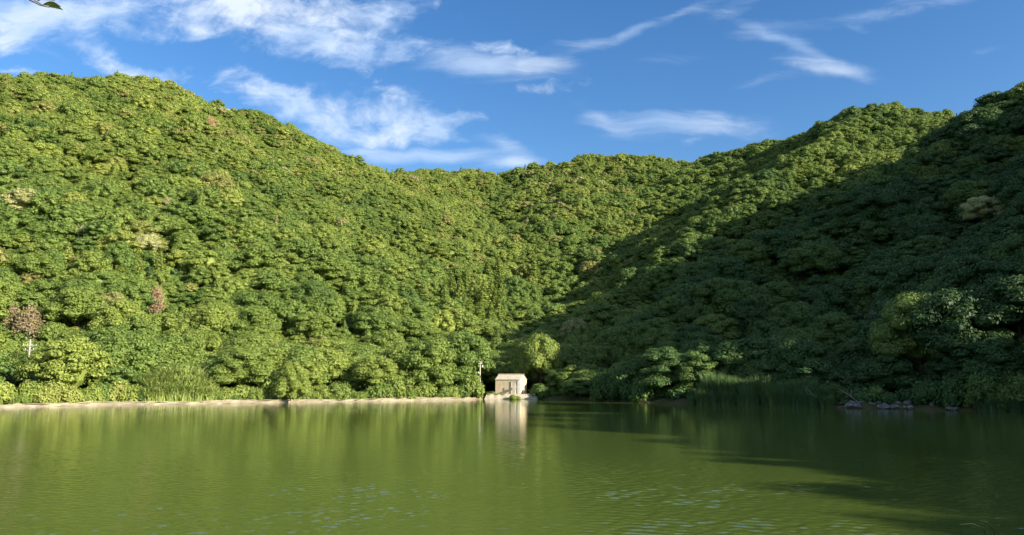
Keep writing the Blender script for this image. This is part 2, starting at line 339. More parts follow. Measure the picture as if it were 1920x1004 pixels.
# ---------------------------------------------------------------- tree shapes
def broad_parts(seed,R=3.7,z0=1.8,H=6.2,nc=20,nl=130,ls=.3,flat=.62,limbs=5,open_=0.,lump=(.26,.42),out=(.62,.86)):
    """(crown, trunk) builders: foliage in separate flattened clumps set round a dome"""
    rng=np.random.default_rng(seed); c=MB(); t=MB(); zc=z0+(H-z0)*.38; hz=(H-z0)*.62; cl=[]
    lean=rng.uniform(-.5,.5,2)
    for i in range(nc):
        th=i*2.399+rng.uniform(-.4,.4); w=-.45+1.45*((i+.5)/nc)**.85; rr=math.sqrt(max(0,1-w*w*.96))
        rad=R*rng.uniform(*lump)*(1-.15*w); k_=R*rng.uniform(*out)
        cl.append((k_*rr*math.cos(th)+lean[0]*w,k_*rr*math.sin(th)+lean[1]*w,zc+hz*w*.86*rng.uniform(.85,1.08),rad))
    for (x,y,z,r) in cl:
        m_=int(nl*(r/(R*.34))**2); d=rng.normal(size=(m_,3)); d/=np.linalg.norm(d,axis=1)[:,None]; d[:,2]=np.where(d[:,2]<-.35,-d[:,2],d[:,2])
        sc_=rng.uniform(.78,1.16,(m_,1)); pos=np.array([x,y,z])+d*sc_*r*np.array([1,1,flat])
        nr=d*np.array([1,1,1.3])+rng.normal(size=(m_,3))*.42+np.array([0,0,.35]); nr/=np.linalg.norm(nr,axis=1)[:,None]
        c.leaves(pos,nr,ls,rng)
        if rng.random()>open_: c.blob((x,y,z-.05*r),(r*.72,r*.72,r*.72*flat),rng,9,5)
    if open_==0: c.blob((lean[0]*.3,lean[1]*.3,zc+hz*.1),(R*.5,R*.5,hz*.55),rng,10,6,jit=.1)
    h=zc+hz*.2; t.tube([(0,0,-.8),(.1,.05,.6),(lean[0]*.2,.1,z0*.8+.4),(lean[0]*.4,lean[1]*.4,h)],[.26*R/3.7,.2*R/3.7,.16*R/3.7,.07],7,1)
    for i in range(limbs):
        x,y,z,r=cl[(i*nc)//limbs]; s_=z0*.7+.4+(h-z0)*.25*i/limbs; t.tube([(lean[0]*.2,lean[1]*.2,s_),(x*.5,y*.5,(s_+z)/2+.2),(x*.92,y*.92,z)],[.1,.07,.03],5,1,lv=.5)
    return c,t
def bush_parts(seed,R=1.,H=1.,nc=11,nl=210,ls=.085,flat=.8):
    rng=np.random.default_rng(seed); c=MB(); t=MB()
    for i in range(nc):
        th=i*2.4+rng.uniform(-.3,.3); w=((i+.5)/nc); rr=math.sqrt(1-w*w*.9); r=R*rng.uniform(.34,.5)
        x,y,z=R*.62*rr*math.cos(th),R*.62*rr*math.sin(th),H*(.15+.62*w)
        d=rng.normal(size=(nl,3)); d/=np.linalg.norm(d,axis=1)[:,None]
        pos=np.array([x,y,z])+d*r*rng.uniform(.75,1.25,(nl,1))*np.array([1,1,flat]); nr=d+rng.normal(size=(nl,3))*.5+np.array([0,0,.3]); nr/=np.linalg.norm(nr,axis=1)[:,None]
        c.leaves(pos,nr,ls,rng); c.blob((x,y,z),(r*.7,r*.7,r*.7*flat),rng,8,5)
    for i in range(4):
        a=i*1.7; t.tube([(0,0,-.3),(.2*math.cos(a),.2*math.sin(a),H*.3),(R*.5*math.cos(a),R*.5*math.sin(a),H*.6)],[.05,.035,.015],5,1)
    return c,t
def conifer_parts(seed,R=1.9,H=11.,tiers=15,ls=.34):
    rng=np.random.default_rng(seed); c=MB(); t=MB()
    for i in range(tiers):
        u=i/(tiers-1); z=1.2+(H-1.4)*u; r=R*(1-u)**.8+.14; m_=int(24+120*(1-u))
        nb=7 if u<.7 else 4; th=rng.integers(0,nb,m_)*2*math.pi/nb+i*.9+rng.normal(size=m_)*.26; rad=r*np.sqrt(rng.uniform(.1,1,m_))
        pos=np.stack([rad*np.cos(th),rad*np.sin(th),z-rad*.35+rng.normal(size=m_)*.16],1); nr=np.stack([np.cos(th)*.6,np.sin(th)*.6,np.full(m_,.7)],1)+rng.normal(size=(m_,3))*.35; nr/=np.linalg.norm(nr,axis=1)[:,None]
        c.leaves(pos,nr,ls,rng,.5)
    c.tube([(0,0,1),(0,0,H*.6),(0,0,H*.96)],[R*.52,R*.26,.05],8,0,lv=.3)
    t.tube([(0,0,-.8),(0,0,H*.5),(0,0,H*.93)],[.2,.12,.03],7,1); return c,t
def bare_parts(seed,H=5.,spread=1.,depth=4,r0=.12,lean=(0,0)):
    rng=np.random.default_rng(seed); t=MB()
    def br(p,d,L,r,k_):
        q_=p+d*L*.5+Vector(rng.normal(size=3)*L*.06); e=p+d*L+Vector(rng.normal(size=3)*L*.1)
        t.tube([p,q_,e],[r,r*.8,r*.6],5)
        if k_==0: return
        for i in range(3 if k_>1 else 2):
            n_=(d+Vector(rng.normal(size=3))*.62*spread+Vector((0,0,.08))).normalized(); br(e if i else q_,n_,L*rng.uniform(.58,.8),r*.55,k_-1)
    br(Vector((0,0,-.4)),Vector((lean[0],lean[1],1)).normalized(),H*.4,r0,depth); return t
def dead_parts(seed,R=2.6,H=6.):
    rng=np.random.default_rng(seed); c=MB()
    for i in range(15):
        th=i*2.4; w=i/14; rr=(1-w*.8); x,y,z=R*.6*rr*math.cos(th),R*.6*rr*math.sin(th),H*(.35+.6*w); m_=95; r=R*.34
        d=rng.normal(size=(m_,3)); pos=np.array([x,y,z])+d*r*.55*np.array([1,1,1.3]); nr=rng.normal(size=(m_,3)); nr[:,2]=abs(nr[:,2]); nr/=np.linalg.norm(nr,axis=1)[:,None]; c.leaves(pos,nr,.2,rng,.4)
    return c,bare_parts(seed,H,.8,3,.12)
def reed_parts(seed,H=2.6,R=.8,nb=240,arch=.9,w=.035,plume=0):
    rng=np.random.default_rng(seed); c=MB(); V_=[];F_=[];L_=[]
    for i in range(nb):
        a=rng.uniform(0,6.283); r=R*math.sqrt(rng.random()); x,y=r*math.cos(a),r*math.sin(a); a2=a+rng.normal()*.8; h=H*rng.uniform(.55,1.08); ar=arch*h*rng.uniform(.12,.6)
        px_,py_=-math.sin(a2+rng.normal()*.6),math.cos(a2); l_=rng.random(); n0_=len(V_)
        for k_ in range(6):
            u=k_/5; hz=h*(u-.32*arch*u**3*rng.uniform(.8,1.1)); o=ar*u*u; ww=w*(1-u**2)*(.6+.8*u)+.003
            for s_ in(-1,1): V_.append((x+math.cos(a2)*o+s_*px_*ww,y+math.sin(a2)*o+s_*py_*ww,hz-.1))
        for k_ in range(5): F_.append((n0_+2*k_,n0_+2*k_+1,n0_+2*k_+3,n0_+2*k_+2)); L_.append(l_)
    c.add(V_,F_,0,L_); return c
far_src=bpy.data.collections.new('forest_kinds')
def src(c,t,name='forest_tree'):
    mb=MB()
    for q_ in (c,t):
        for v_ in q_.v: mb.v.append(v_)
        mb.f+=[[i+mb.n for i in f_] for f_ in q_.f]; mb.n+=q_.n; mb.mi+=q_.mi; mb.lv+=q_.lv
    o=bpy.data.objects.new(name,mb.mesh(name,[M_LEAF,M_BARK])); far_src.objects.link(o); return o
for i in range(9):
    rr=random.Random(i); c,t=broad_parts(100+i,R=3.4+.6*rr.random(),z0=1.0,H=5.2+1.6*rr.random(),nc=18+i%5,nl=165,ls=.21,flat=.5+.2*rr.random(),limbs=2); src(c,t)
for i in range(3): c,t=broad_parts(130+i,R=3.5,z0=.8,H=6.4+.6*i,nc=42,nl=90,ls=.2,flat=.8,limbs=3); src(c,t)
c,t=conifer_parts(140,R=2.1,H=8.2,tiers=13,ls=.26); src(c,t)
NFAR=13
NEAR=[]
for i in range(10):
    rr=random.Random(50+i); low=i>=6
    c,t=broad_parts(200+i,R=3.6+.5*rr.random(),z0=.3 if low else 1.6,H=6.0+1.4*rr.random(),nc=26+i%4*2,nl=330,ls=.16,flat=.5+.22*rr.random(),limbs=6)
    for a in (c,t): pass
    t.mi=[0]*len(t.mi)
    NEAR.append((c.mesh('crown',M_LEAF),t.mesh('trunk',M_BARK,True)))
BIG=[]
for i in range(3):
    c,t=broad_parts(250+i,R=3.7,z0=.8,H=6.6,nc=40,nl=560,ls=.105,flat=.58,limbs=8,lump=(.2,.38),out=(.5,.93)); t.mi=[0]*len(t.mi); BIG.append((c.mesh('crown',M_LEAF),t.mesh('trunk',M_BARK,True)))
BUSH=[]
for i in range(5):
    c,t=bush_parts(300+i,flat=.7+.2*(i%2),H=1+.25*(i%3)); t.mi=[0]*len(t.mi); BUSH.append((c.mesh('foliage',M_LEAF),t.mesh('stem',M_BARK)))
CON=[]
for i in range(3):
    c,t=conifer_parts(400+i,R=1.8+.2*i,H=9.5+i); t.mi=[0]*len(t.mi); CON.append((c.mesh('crown',M_LEAF),t.mesh('trunk',M_BARK)))
DEAD=[]
for i in range(2):
    c,t=dead_parts(500+i); DEAD.append((c.mesh('crown',M_LEAF),t.mesh('trunk',M_PALE)))
def plant(name,pair,loc,s,rz,tint,label,cat,group=None,sz=None,parts=('crown','trunk')):
    r=thing(name,label,cat,loc,rz,group); r.scale=(s,s,sz or s)
    for nm,me in zip(parts,pair):
        o=link(bpy.data.objects.new(nm,me),r); o['tint']=float(tint)
    return r
ORD=['first','second','third','fourth','fifth','sixth','seventh','eighth','ninth','tenth','eleventh','twelfth','thirteenth','fourteenth','fifteenth','sixteenth','seventeenth','eighteenth','nineteenth','twentieth']+['twenty-'+w for w in ('first','second','third','fourth','fifth','sixth','seventh','eighth','ninth')]+['thirtieth']
# ---------------------------------------------------------------- hand-placed plants
R_=np.random.default_rng(7)
FEX=[]
FEAT=[] # x,y,radius kept clear of the forest
def at(px,py,off=0.): 
    x,y=cast(px,py,off); return x,y,float(g(x,y))
def put(name,kind,px,py,w_px,tint,label,cat,group=None,off=4.,base=4.,tall=1.,idx=None,H0=3.7):
    """a plant whose crown is centred on photo pixel px,py and w_px wide"""
    x,y,z=at(px,py,off); Hk={2.5:6.,1.95:10.}.get(base,6.4)
    for _ in range(3):
        s=w_px*math.hypot(x,y)/F/2/base; x,y,z=at(px,py,max(1.5,.6*Hk*s*tall))
    d=math.hypot(x,y); s=w_px*d/F/2/base
    FEAT.append((x,y,w_px*d/F/2*.5)); (w_px<75) and FEX.append((px-w_px*.3,px+w_px*.3,py+w_px*(.05 if base==2.5 else .2),d-.5,8)); pr=kind[R_.integers(len(kind)) if idx is None else idx]
    return plant(name,pr,(x,y,z-.1),s,float(R_.uniform(0,6.28)),tint,label,cat,group,sz=s*tall)
put('dead_tree',DEAD,56,606,56,.95,'largest brown withered tree, pink-brown crown above the white utility pole at the left edge','tree',base=2.5,off=3,tall=.8)
put('dead_tree',DEAD,24,594,36,.95,'small brown withered tree at the left edge, left of the largest brown one','tree',base=2.5,off=3,tall=.9)
put('dead_tree',DEAD,90,630,28,.95,'low brown withered tree just right and below the largest brown one','tree',base=2.5,off=3,tall=.8)
put('dead_tree',DEAD,293,566,34,.97,'narrow rusty brown dead tree alone in the green slope above the pale reed clump','tree',base=2.5,off=3,tall=1.3)
put('dead_tree',DEAD,395,236,28,1.,'salmon pink dead tree high on the left hill just below the skyline','tree',base=2.5,off=3,tall=1.)
put('pale_tree',[n for n in NEAR[:4]],276,458,48,.87,'cream-topped flowering tree in the middle of the left hill','tree')
put('pale_tree',[n for n in NEAR[:4]],318,385,38,.84,'paler olive flowering tree above the cream-topped one on the left hill','tree')
put('round_tree',NEAR[:6],405,345,62,.78,'wide olive round tree standing out of the upper middle of the left hill','tree')
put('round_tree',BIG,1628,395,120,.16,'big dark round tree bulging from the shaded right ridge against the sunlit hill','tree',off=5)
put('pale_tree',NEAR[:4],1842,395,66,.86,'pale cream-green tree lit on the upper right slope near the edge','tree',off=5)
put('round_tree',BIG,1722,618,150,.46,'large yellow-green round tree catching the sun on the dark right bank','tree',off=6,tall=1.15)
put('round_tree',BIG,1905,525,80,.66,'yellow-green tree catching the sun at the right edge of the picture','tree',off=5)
for (px,py,w,l) in [(228,488,26,'leftmost'),(256,490,26,'second from left'),(300,495,26,'third from left'),(345,492,26,'rightmost')]:
    put('conifer',CON,px,py,w,.6,f'{l} of four pointed yellow-green conifers in the lower left hill','conifer','yellow-green conifers on the left hill',off=4,base=1.95,tall=.62)
q_=0
for (px,py) in sorted([(834,545),(848,530),(862,546),(874,528),(886,548),(896,535),(906,556),(915,505),(918,535),(928,556),(936,522),(940,545),(880,572),(900,580),(920,585),(935,575),(1002,508),(935,500)]):
    put('cedar_tree',CON,px,py,26+q_%3*3,.50+.035*(q_%3),f'upright feathery cedar, {ORD[q_]} from left in the cedar grove above the slim pole','conifer','cedar grove at the foot of the valley',off=4,base=1.95,tall=.62); q_+=1
# bare trees
for sd,(px,py,sp,H,lab) in enumerate([(1822,528,1.5,6.0,'leafless pale grey branches spreading out of the dark canopy on the right slope'),(42,362,1.2,4.5,'bleached bare branches near the left edge of the upper left hill'),(147,432,1.1,4.5,'bleached bare branches in the middle left of the left hill'),(1640,574,.8,2.6,'small grey leafless twigs in the shaded canopy left of the sunlit round tree'),(408,232,.8,4.,'bare pale twigs right beside the salmon pink dead tree')]):
    x,y,z=at(px,py,5); FEAT.append((x,y,1.5)); FEX.append((px-9,px+9,py+2,math.hypot(x,y),5))
    t=bare_parts(600+sd,H,sp,4,.13).obj('bare_tree',M_PALE,None,True); t.location=(x,y,z+2.6); tag(t,lab,'bare tree')
    b_=MB(); b_.tube([(0,0,-3.2),(0,0,-.2)],[.2,.13],7); b_.obj('trunk',M_BARK,t,True)
# ---------------------------------------------------------------- hut, platform, poles, wall
hx,hy=shore(957,749); 
HR=math.radians(-20)
hut=thing('pump_house','small beige gabled hut standing on the concrete platform at the waterline','hut',(hx+.1,hy+3.2,.72),0)
hut.rotation_euler=(0,0,HR)
m,q,p=mat('hut_render',.85,.2); co=objco(q); n_=q.noise(co,2.5,8,.7)
sx=q.new('ShaderNodeSeparateXYZ'); q.l.new(co,sx.inputs[0]); rib=q.m('SINE',q.m('MULTIPLY',q.m('ADD',sx.outputs[0],sx.outputs[1]),38.))
stn=q.new('ShaderNodeMapping'); q.l.new(co,stn.inputs[0]); stn.inputs['Scale'].default_value=(3,3,.5); dr=q.noise(stn.outputs[0],2,6,.7)
q.put(p.inputs['Base Color'],q.mix(q.smooth(dr,.35,.7),q.mix(n_,(.60,.49,.32),(.68,.57,.40)),(.50,.40,.27))); bump(q,p,q.m('MULTIPLY_ADD',rib,.5,q.m('MULTIPLY',n_,.4)),.03); M_WALL=m
M_ROOF=simple('roof_sheet',(.42,.36,.27),(.58,.51,.40),3,.6,.4,.01)
L_,D_,E_,RG=4.1,3.2,2.25,.75
b=MB(); x,y=L_/2,D_/2
b.add([(-x,-y,0),(x,-y,0),(x,y,0),(-x,y,0),(-x,-y,E_),(x,-y,E_),(x,y,E_),(-x,y,E_),(-x,0,E_+RG),(x,0,E_+RG)],[(0,1,5,4),(2,3,7,6),(3,0,4,8,7),(1,2,6,9,5),(4,5,9,8),(6,7,8,9)]); b.obj('wall',M_WALL,hut)
b=MB(); o_=.06; th=.05
for s_ in(-1,1):
    yy=s_*(y+o_); zz=E_-RG*o_/y
    a=[(-x-o_,0,E_+RG+.02),(x+o_,0,E_+RG+.02),(x+o_,yy,zz+.02),(-x-o_,yy,zz+.02)]
    v=a+[(p_[0],p_[1],p_[2]+th) for p_ in a]; b.add(v,[(0,1,2,3),(7,6,5,4),(0,4,5,1),(1,5,6,2),(2,6,7,3),(3,7,4,0)])
rf=b.obj('roof',M_ROOF,hut); b=MB(); b.tube([(-x-.14,0,E_+RG+.11),(x+.14,0,E_+RG+.11)],[.07,.07],6); b.obj('ridge_cap',M_ROOF,rf)
M_DOOR=simple('pale_door_paint',(.60,.51,.37),(.72,.63,.48),3,.6,.3,.004,stretch=(1,1,.2)); M_DARK=simple('dark_opening',(.03,.03,.03),(.06,.055,.05),4)
b=MB(); b.box((1.1,-y-.03,.95),(.85,.05,1.85)); d_=b.obj('door',M_DOOR,hut); b=MB(); b.box((.8,-y-.08,.95),(.05,.05,.16)); b.obj('handle',M_STEEL,d_)
b=MB(); [b.box(c_,s_) for c_,s_ in [((.64,-y-.03,.97),(.08,.09,1.95)),((1.56,-y-.03,.97),(.08,.09,1.95)),((1.1,-y-.03,1.97),(1.0,.09,.08))]]; b.obj('door_frame',M_DOOR,hut)
b=MB(); b.box((x+.02,0,2.2),(.04,.5,.35)); b.obj('gable_vent',M_STEEL,hut)
# downpipe and gauge box in front of the hut
b=MB(); b.tube([(x-.18,-y-.1,0.02),(x-.18,-y-.1,E_-.05)],[.05,.05],8); b.obj('downpipe',M_PORC,hut)
gt=thing('gate_winch','white sluice gate winch on a short post in front of the hut door','winch',(hx+.75,hy+.85,.72),0)
b=MB(); b.tube([(0,0,0),(0,0,.95)],[.07,.06],8); b.box((0,0,.06),(.35,.35,.1)); b.obj('post',M_PORC,gt)
b=MB(); b.box((0,0,1.1),(.34,.3,.32)); b.tube([(0,0,1.26),(0,0,1.75)],[.035,.035],6); b.obj('gearbox',M_PORC,gt)
b=MB(); b.tube([(.26*math.cos(a_),-.2,1.12+.26*math.sin(a_)) for a_ in np.linspace(0,6.283,17)],[.025]*17,5,cap=False); [b.tube([(0,-.2,1.12),(.26*math.cos(a_),-.2,1.12+.26*math.sin(a_))],[.02,.02],4) for a_ in (0,2.09,4.19)]; b.tube([(0,-.1,1.12),(0,-.22,1.12)],[.04,.04],6); b.obj('handwheel',M_STEEL,gt)
b=MB(); xl,_=shore(903,749); xr,_=shore(1008,749); y0=hy-.1; y1=hy+6.5
v=[(xl-.1,y0,-1),(xr+.3,y0,-1),(xr+.3,y1,-1),(xl-.1,y1,-1),(xl+.75,y0+.5,.72),(xr-.1,y0+.5,.72),(xr-.1,y1,.72),(xl+.75,y1,.72)]
pf=thing('concrete_platform','sloping pale concrete platform at the waterline under the small hut','platform',(0,0,0))
b.add(v,[(3,2,1,0),(4,5,6,7),(0,1,5,4),(1,2,6,5),(2,3,7,6),(3,0,4,7)]); b.obj('base',M_CONC,pf)
b=MB(); b.box(((xl+xr)/2+.3,y0+.62,.76),(xr-xl-.9,.26,.09)); b.obj('edge_kerb',M_CONC,pf)
M_ARM=simple('grey_crossarm',(.30,.29,.26),(.42,.41,.38),4,.7,.3,.003)
def utility_pole(loc,H,label,arms,lean=0,r=.15,extra=False,rz=0.):
    t=thing('utility_pole',label,'utility pole',loc,rz); t.rotation_euler=(0,lean,rz)
    b=MB(); b.tube([(0,0,-.8),(0,0,H*.5),(0,0,H)],[r,r*.85,r*.68],12); b.obj('pole',M_POLE,t,True)
    for (z,w,n_) in arms:
        b=MB(); b.box((0,-.12,z),(w,.07,.07)); b.tube([(-w*.3,-.12,z),(0,-.1,z-.4)],[.02,.02],5); b.tube([(w*.3,-.12,z),(0,-.1,z-.4)],[.02,.02],5); a_=b.obj('crossarm',M_ARM,t)
        for i in range(n_):
            b=MB(); xx=-w/2+.08+(w-.16)*i/(n_-1) if n_>1 else 0
            b.tube([(xx,-.12,z+.05),(xx,-.12,z+.1),(xx,-.12,z+.13),(xx,-.12,z+.2),(xx,-.12,z+.22),(xx,-.12,z+.27)],[.03,.03,.07,.06,.075,.03],8); b.obj('insulator',M_PORC,a_,True)
    return t
PD=114; lx,ly,lz=P(53.5,678,PD); tx,ty,tz=P(58,637,PD); gz_=float(g(lx,ly)); FEAT.append((lx,ly,2.5))
Ht=tz-min(gz_,lz)
up1=utility_pole((lx,ly,min(gz_,lz)-.0),Ht,'white utility pole with two crossarms rising from the trees at the left edge',[(Ht-.95,1.85,4),(Ht-1.6,1.25,3)],r=.125,rz=.25)
px_,py_,pz_=P(900,722,116); top=P(900,678,116)[2]; gz2=float(g(px_,py_)); Ht=top-gz2
up2=utility_pole((px_,py_,gz2),Ht,'slim concrete utility pole beside the hut, left of its platform','',r=.11)
b=MB(); b.box((0,-.12,Ht-.35),(.55,.07,.08)); a_=b.obj('crossarm',M_PORC,up2); b=MB(); b.tube([(.24,-.12,Ht-.31),(.24,-.12,Ht-.05)],[.06,.03],7); b.obj('insulator',M_PORC,a_)
b=MB(); b.tube([(.36,-.05,Ht-.9),(.36,-.05,Ht-.6)],[.13,.11],9); b.tube([(0,0,Ht-.75),(.3,-.04,Ht-.75)],[.025,.025],5); b.obj('lamp_head',M_PORC,up2)
b=MB(); b.box((-.22,-.08,Ht-1.75),(.2,.18,.32)); b.obj('meter_box',M_PORC,up2)
# retaining wall along the left bank
pl=[(-86,42),(-70,70)]+SH[:6]; pts=[]
for a,b_ in zip(pl[:-1],pl[1:]):
    n_=max(2,int(math.dist(a,b_)/.8)); pts+=[(a[0]+(b_[0]-a[0])*i/n_,a[1]+(b_[1]-a[1])*i/n_) for i in range(n_)]
pts.append(pl[-1]); pts=np.array(pts); dv=np.gradient(pts,axis=0); dv/=np.linalg.norm(dv,axis=1)[:,None]; nrm=np.stack([-dv[:,1],dv[:,0]],1)
rg=np.random.default_rng(3); wob=np.convolve(rg.normal(size=len(pts)+8),np.ones(9)/9,'valid')
def strip(prof,name,mt,parent,jit=.03):
    b=MB(); n_=len(prof); V_=[]
    for i,pp in enumerate(pts):
        for (o,z) in prof:
            jj=rg.normal(size=2)*jit*1.5; V_.append((pp[0]+nrm[i,0]*(o+jj[0]+wob[i]*.5),pp[1]+nrm[i,1]*(o+jj[0]+wob[i]*.5),z+(jj[1]+wob[i]*.16 if z>0 else 0)))
    F_=[(i*n_+j,i*n_+j+1,(i+1)*n_+j+1,(i+1)*n_+j) for i in range(len(pts)-1) for j in range(n_-1)]
    b.add(V_,F_); return b.obj(name,mt,parent,False)
m,q,p=mat('bank_concrete',.95,.1); co=worldco(q); a1=q.noise(co,.7,9,.7); a2=q.noise(co,.16,4); a3=q.noise(co,4.,5,.7)
cc_=q.mix(q.smooth(a1,.38,.66),(.35,.31,.215),(.22,.19,.13)); cc_=q.mix(q.smooth(a2,.52,.66),cc_,(.16,.12,.08)); q.put(p.inputs['Base Color'],q.mix(q.smooth(a3,.62,.74),cc_,(.12,.13,.05))); bump(q,p,a1,.15); M_BANK=m
rw=thing('retaining_wall','low tan concrete bank wall running along the left shore to the pole','retaining wall',(0,0,0))
strip([(-.35,-.8),(-.1,.0),(.25,.15),(.55,.28)],'sloped_face',M_BANK,rw,.035); strip([(.55,.28),(.6,.36),(1.0,.38),(1.35,.34),(1.5,-.2)],'coping',M_BANK,rw,.03)
# ---------------------------------------------------------------- named trees at the shore
def shore_tree(name,pair,px,Y,half_px,top_py,tint,label,cat,group=None,base_r=3.7,base_h=6.6,parts=('crown','trunk')):
    x=P(px,720,Y)[0]; z=float(g(x,Y)); top=P(px,top_py,Y)[2]; s=half_px*Y/F/base_r
    FEAT.append((x,Y,half_px*Y/F*.85)); return plant(name,pair,(x,Y,z-.1),s,float(R_.uniform(0,6.28)),tint,label,cat,group,sz=(top-z)/base_h,parts=parts)
shore_tree('broadleaf_tree',NEAR[2],984,125,27,634,.54,'light green tree standing right behind the pump house, left of a taller pale neighbour','tree')
shore_tree('broadleaf_tree',NEAR[4],1014,123.5,33,624,.58,'tall pale green tree behind the right corner of the pump house, sunlit against the shade','tree')
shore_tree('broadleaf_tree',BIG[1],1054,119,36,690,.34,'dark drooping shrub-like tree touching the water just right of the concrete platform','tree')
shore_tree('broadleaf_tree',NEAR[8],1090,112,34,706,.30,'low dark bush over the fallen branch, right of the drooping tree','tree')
shore_tree('broadleaf_tree',BIG[1],455,104,62,648,.52,'broad dome-shaped green tree at the waterside right of the pale reed clump','tree')
shore_tree('broadleaf_tree',NEAR[9],545,102,32,684,.60,'smaller yellowish round tree at the waterside right of the dome-shaped one','tree')
shore_tree('broadleaf_tree',NEAR[3],868,124,50,634,.42,'big dark-footed tree at the waterside immediately left of the slim pole','tree')
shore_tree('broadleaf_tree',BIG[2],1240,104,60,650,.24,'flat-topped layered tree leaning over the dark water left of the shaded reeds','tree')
# ---------------------------------------------------------------- forest
rg=np.random.default_rng(11); bits=[]
for sp,d0_,d1_,f_ in ((3.45,0,215,1.),(2.85,215,2000,.82)):
    xs=np.arange(-400,400,sp); ys=np.arange(-75,540,sp*.87); a_,b_=np.meshgrid(xs,ys); a_=a_+(np.arange(len(ys))%2)[:,None]*sp/2
    a_=(a_+rg.uniform(-.38,.38,a_.shape)*sp).ravel(); b_=(b_+rg.uniform(-.38,.38,b_.shape)*sp).ravel(); dd=np.hypot(a_,b_)+rg.normal(0,12,len(a_)); k_=(dd>=d0_)&(dd<d1_); bits.append((a_[k_],b_[k_],np.full(k_.sum(),f_)))
FX,FY,FF=[np.concatenate([q_[i] for q_ in bits]) for i in range(3)]
ld=lakedist(FX,FY); keep=(ld>np.where(FX<6,4.2,1.8))&(np.hypot(FX,FY)>11)
infr=(np.abs(FX)<.74*FY+12)&(FY>30); cast_=(FX>4)&(FX<200)&(FY<190)
keep&=infr|cast_; FX,FY,ld,FF=FX[keep],FY[keep],ld[keep],FF[keep]; FZ=g(FX,FY)
FS=np.exp(rg.normal(0,.30,len(FX)))*.70; FS=np.clip(FS,.38,1.12)*FF; FS=np.where(ld<7,FS*.95,FS)
for (x,y,r) in FEAT: 
    k_=np.hypot(FX-x,FY-y)>r; FX,FY,FZ,FS,ld=FX[k_],FY[k_],FZ[k_],FS[k_],ld[k_]
k_=np.hypot(FX-hx,FY-(hy+3.5))>6.6; FX,FY,FZ,FS,ld=FX[k_],FY[k_],FZ[k_],FS[k_],ld[k_]
def proj(x,y,z):
    z=z-CZ; yc=y*math.cos(TH)+z*math.sin(TH); zc=-y*math.sin(TH)+z*math.cos(TH); yc=np.where(yc>1,yc,1); return 960+F*x/yc, 502-F*zc/yc
pxs,top_=proj(FX,FY,FZ+8*FS); hw=3.6*FS*F/np.maximum(np.hypot(FX,FY),1); dist=np.hypot(FX,FY)
EXC=[(44,64,676,math.hypot(lx,ly)-.3,90),(893,907,721,115.8,90)]+FEX+[(962,1036,694,123.2,22),(1665,1775,655,math.hypot(46.5,85.1)-.5,7)]   # things that must stay in sight: px0,px1,foot row,distance,depth
bad=np.zeros(len(FX),bool); _,foot=proj(FX,FY,FZ)
for (a,b_,row,dd,w_) in EXC:
    bad|=(pxs+hw*1.2>a)&(pxs-hw*1.2<b_)&(dist<dd)&(dist>dd-w_)&(top_<row)&(foot>row-70)&(FY>30)
for s_ in np.arange(10,40,3.): bad|=(np.hypot(FX-(SUN_CUT[0][0]+SX*s_),FY-(SUN_CUT[0][1]+SY*s_))<4.5)&(FZ+6>SUN_CUT[0][2]+SZ*s_-4)&(FX>.66*FY)
for x_ in (-2.,1.,3.):
    for s_ in np.arange(4,150,2.5): bad|=(np.hypot(FX-(x_+SX*s_),FY-(114.5+SY*s_))<4.6*FS)&(FZ+8.6*FS>1.0+SZ*s_)
bad|=((pxs>272)&(pxs<424)&(ld<8)&(FY>30))|((pxs>1275)&(pxs<1562)&(ld<5.5)&(FY>30))|((pxs>1560)&(pxs<1712)&(ld<4.5)&(FY>30))
k_=~bad; FX,FY,FZ,FS,ld,pxs,top_,dist=[q_[k_] for q_ in (FX,FY,FZ,FS,ld,pxs,top_,dist)]
def visible(x,y,z):
    ok=np.ones(len(x),bool)
    for t in np.linspace(.1,.985,110):
        ok&=~((g(x*t,y*t)+np.where(lakedist_g(x*t,y*t)>4,4.5,0))>CZ+(z-CZ)*t)
    return ok
LG=lakedist(GX,GY)
def lakedist_g(x,y):
    i=np.clip(((x-gx[0])/2).astype(int),0,len(gx)-1); j=np.clip(((y-gy[0])/2).astype(int),0,len(gy)-1); return LG[j,i]
vis=visible(FX,FY,FZ+10*FS); inside=(pxs>-90)&(pxs<2010)&(FY>30)
keep=vis|((FX>4)&(FX<200)&(FY<200)); FX,FY,FZ,FS,ld,pxs,top_,dist,inside=[q_[keep] for q_ in (FX,FY,FZ,FS,ld,pxs,top_,dist,inside)]
right=pxs>1150-(706-top_)*0 
pat=vnoise(FX,FY,30,5)*.6+vnoise(FX,FY,11,6)*.4
FT=np.clip(.47+(pat-.5)*.26+rg.normal(0,.07,len(FX)),.06,.74)
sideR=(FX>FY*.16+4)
sR=np.clip((pxs-960)/420,0,1); sR=sR*sR*(3-2*sR)*(.25+.75*np.clip((265-dist)/50,0,1)); FT=FT-.24*sR; FT=np.clip(FT,.05,.74)  # nearer right-slope crowns tinted darker to deepen the shade there
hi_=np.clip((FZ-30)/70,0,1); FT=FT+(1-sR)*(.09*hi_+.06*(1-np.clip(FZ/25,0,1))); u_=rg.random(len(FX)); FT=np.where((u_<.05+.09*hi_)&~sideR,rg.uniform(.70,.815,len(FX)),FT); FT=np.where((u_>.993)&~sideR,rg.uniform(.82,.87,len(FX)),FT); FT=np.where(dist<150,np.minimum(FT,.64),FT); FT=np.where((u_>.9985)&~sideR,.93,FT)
on=inside&visible(FX,FY,FZ+6*FS)&(pxs>-20)&(pxs<1940); score=np.where(on,FS/dist,0); order=np.argsort(-score)[:262]
ind=np.zeros(len(FX),bool); ind[order]=True; ind&=score>0
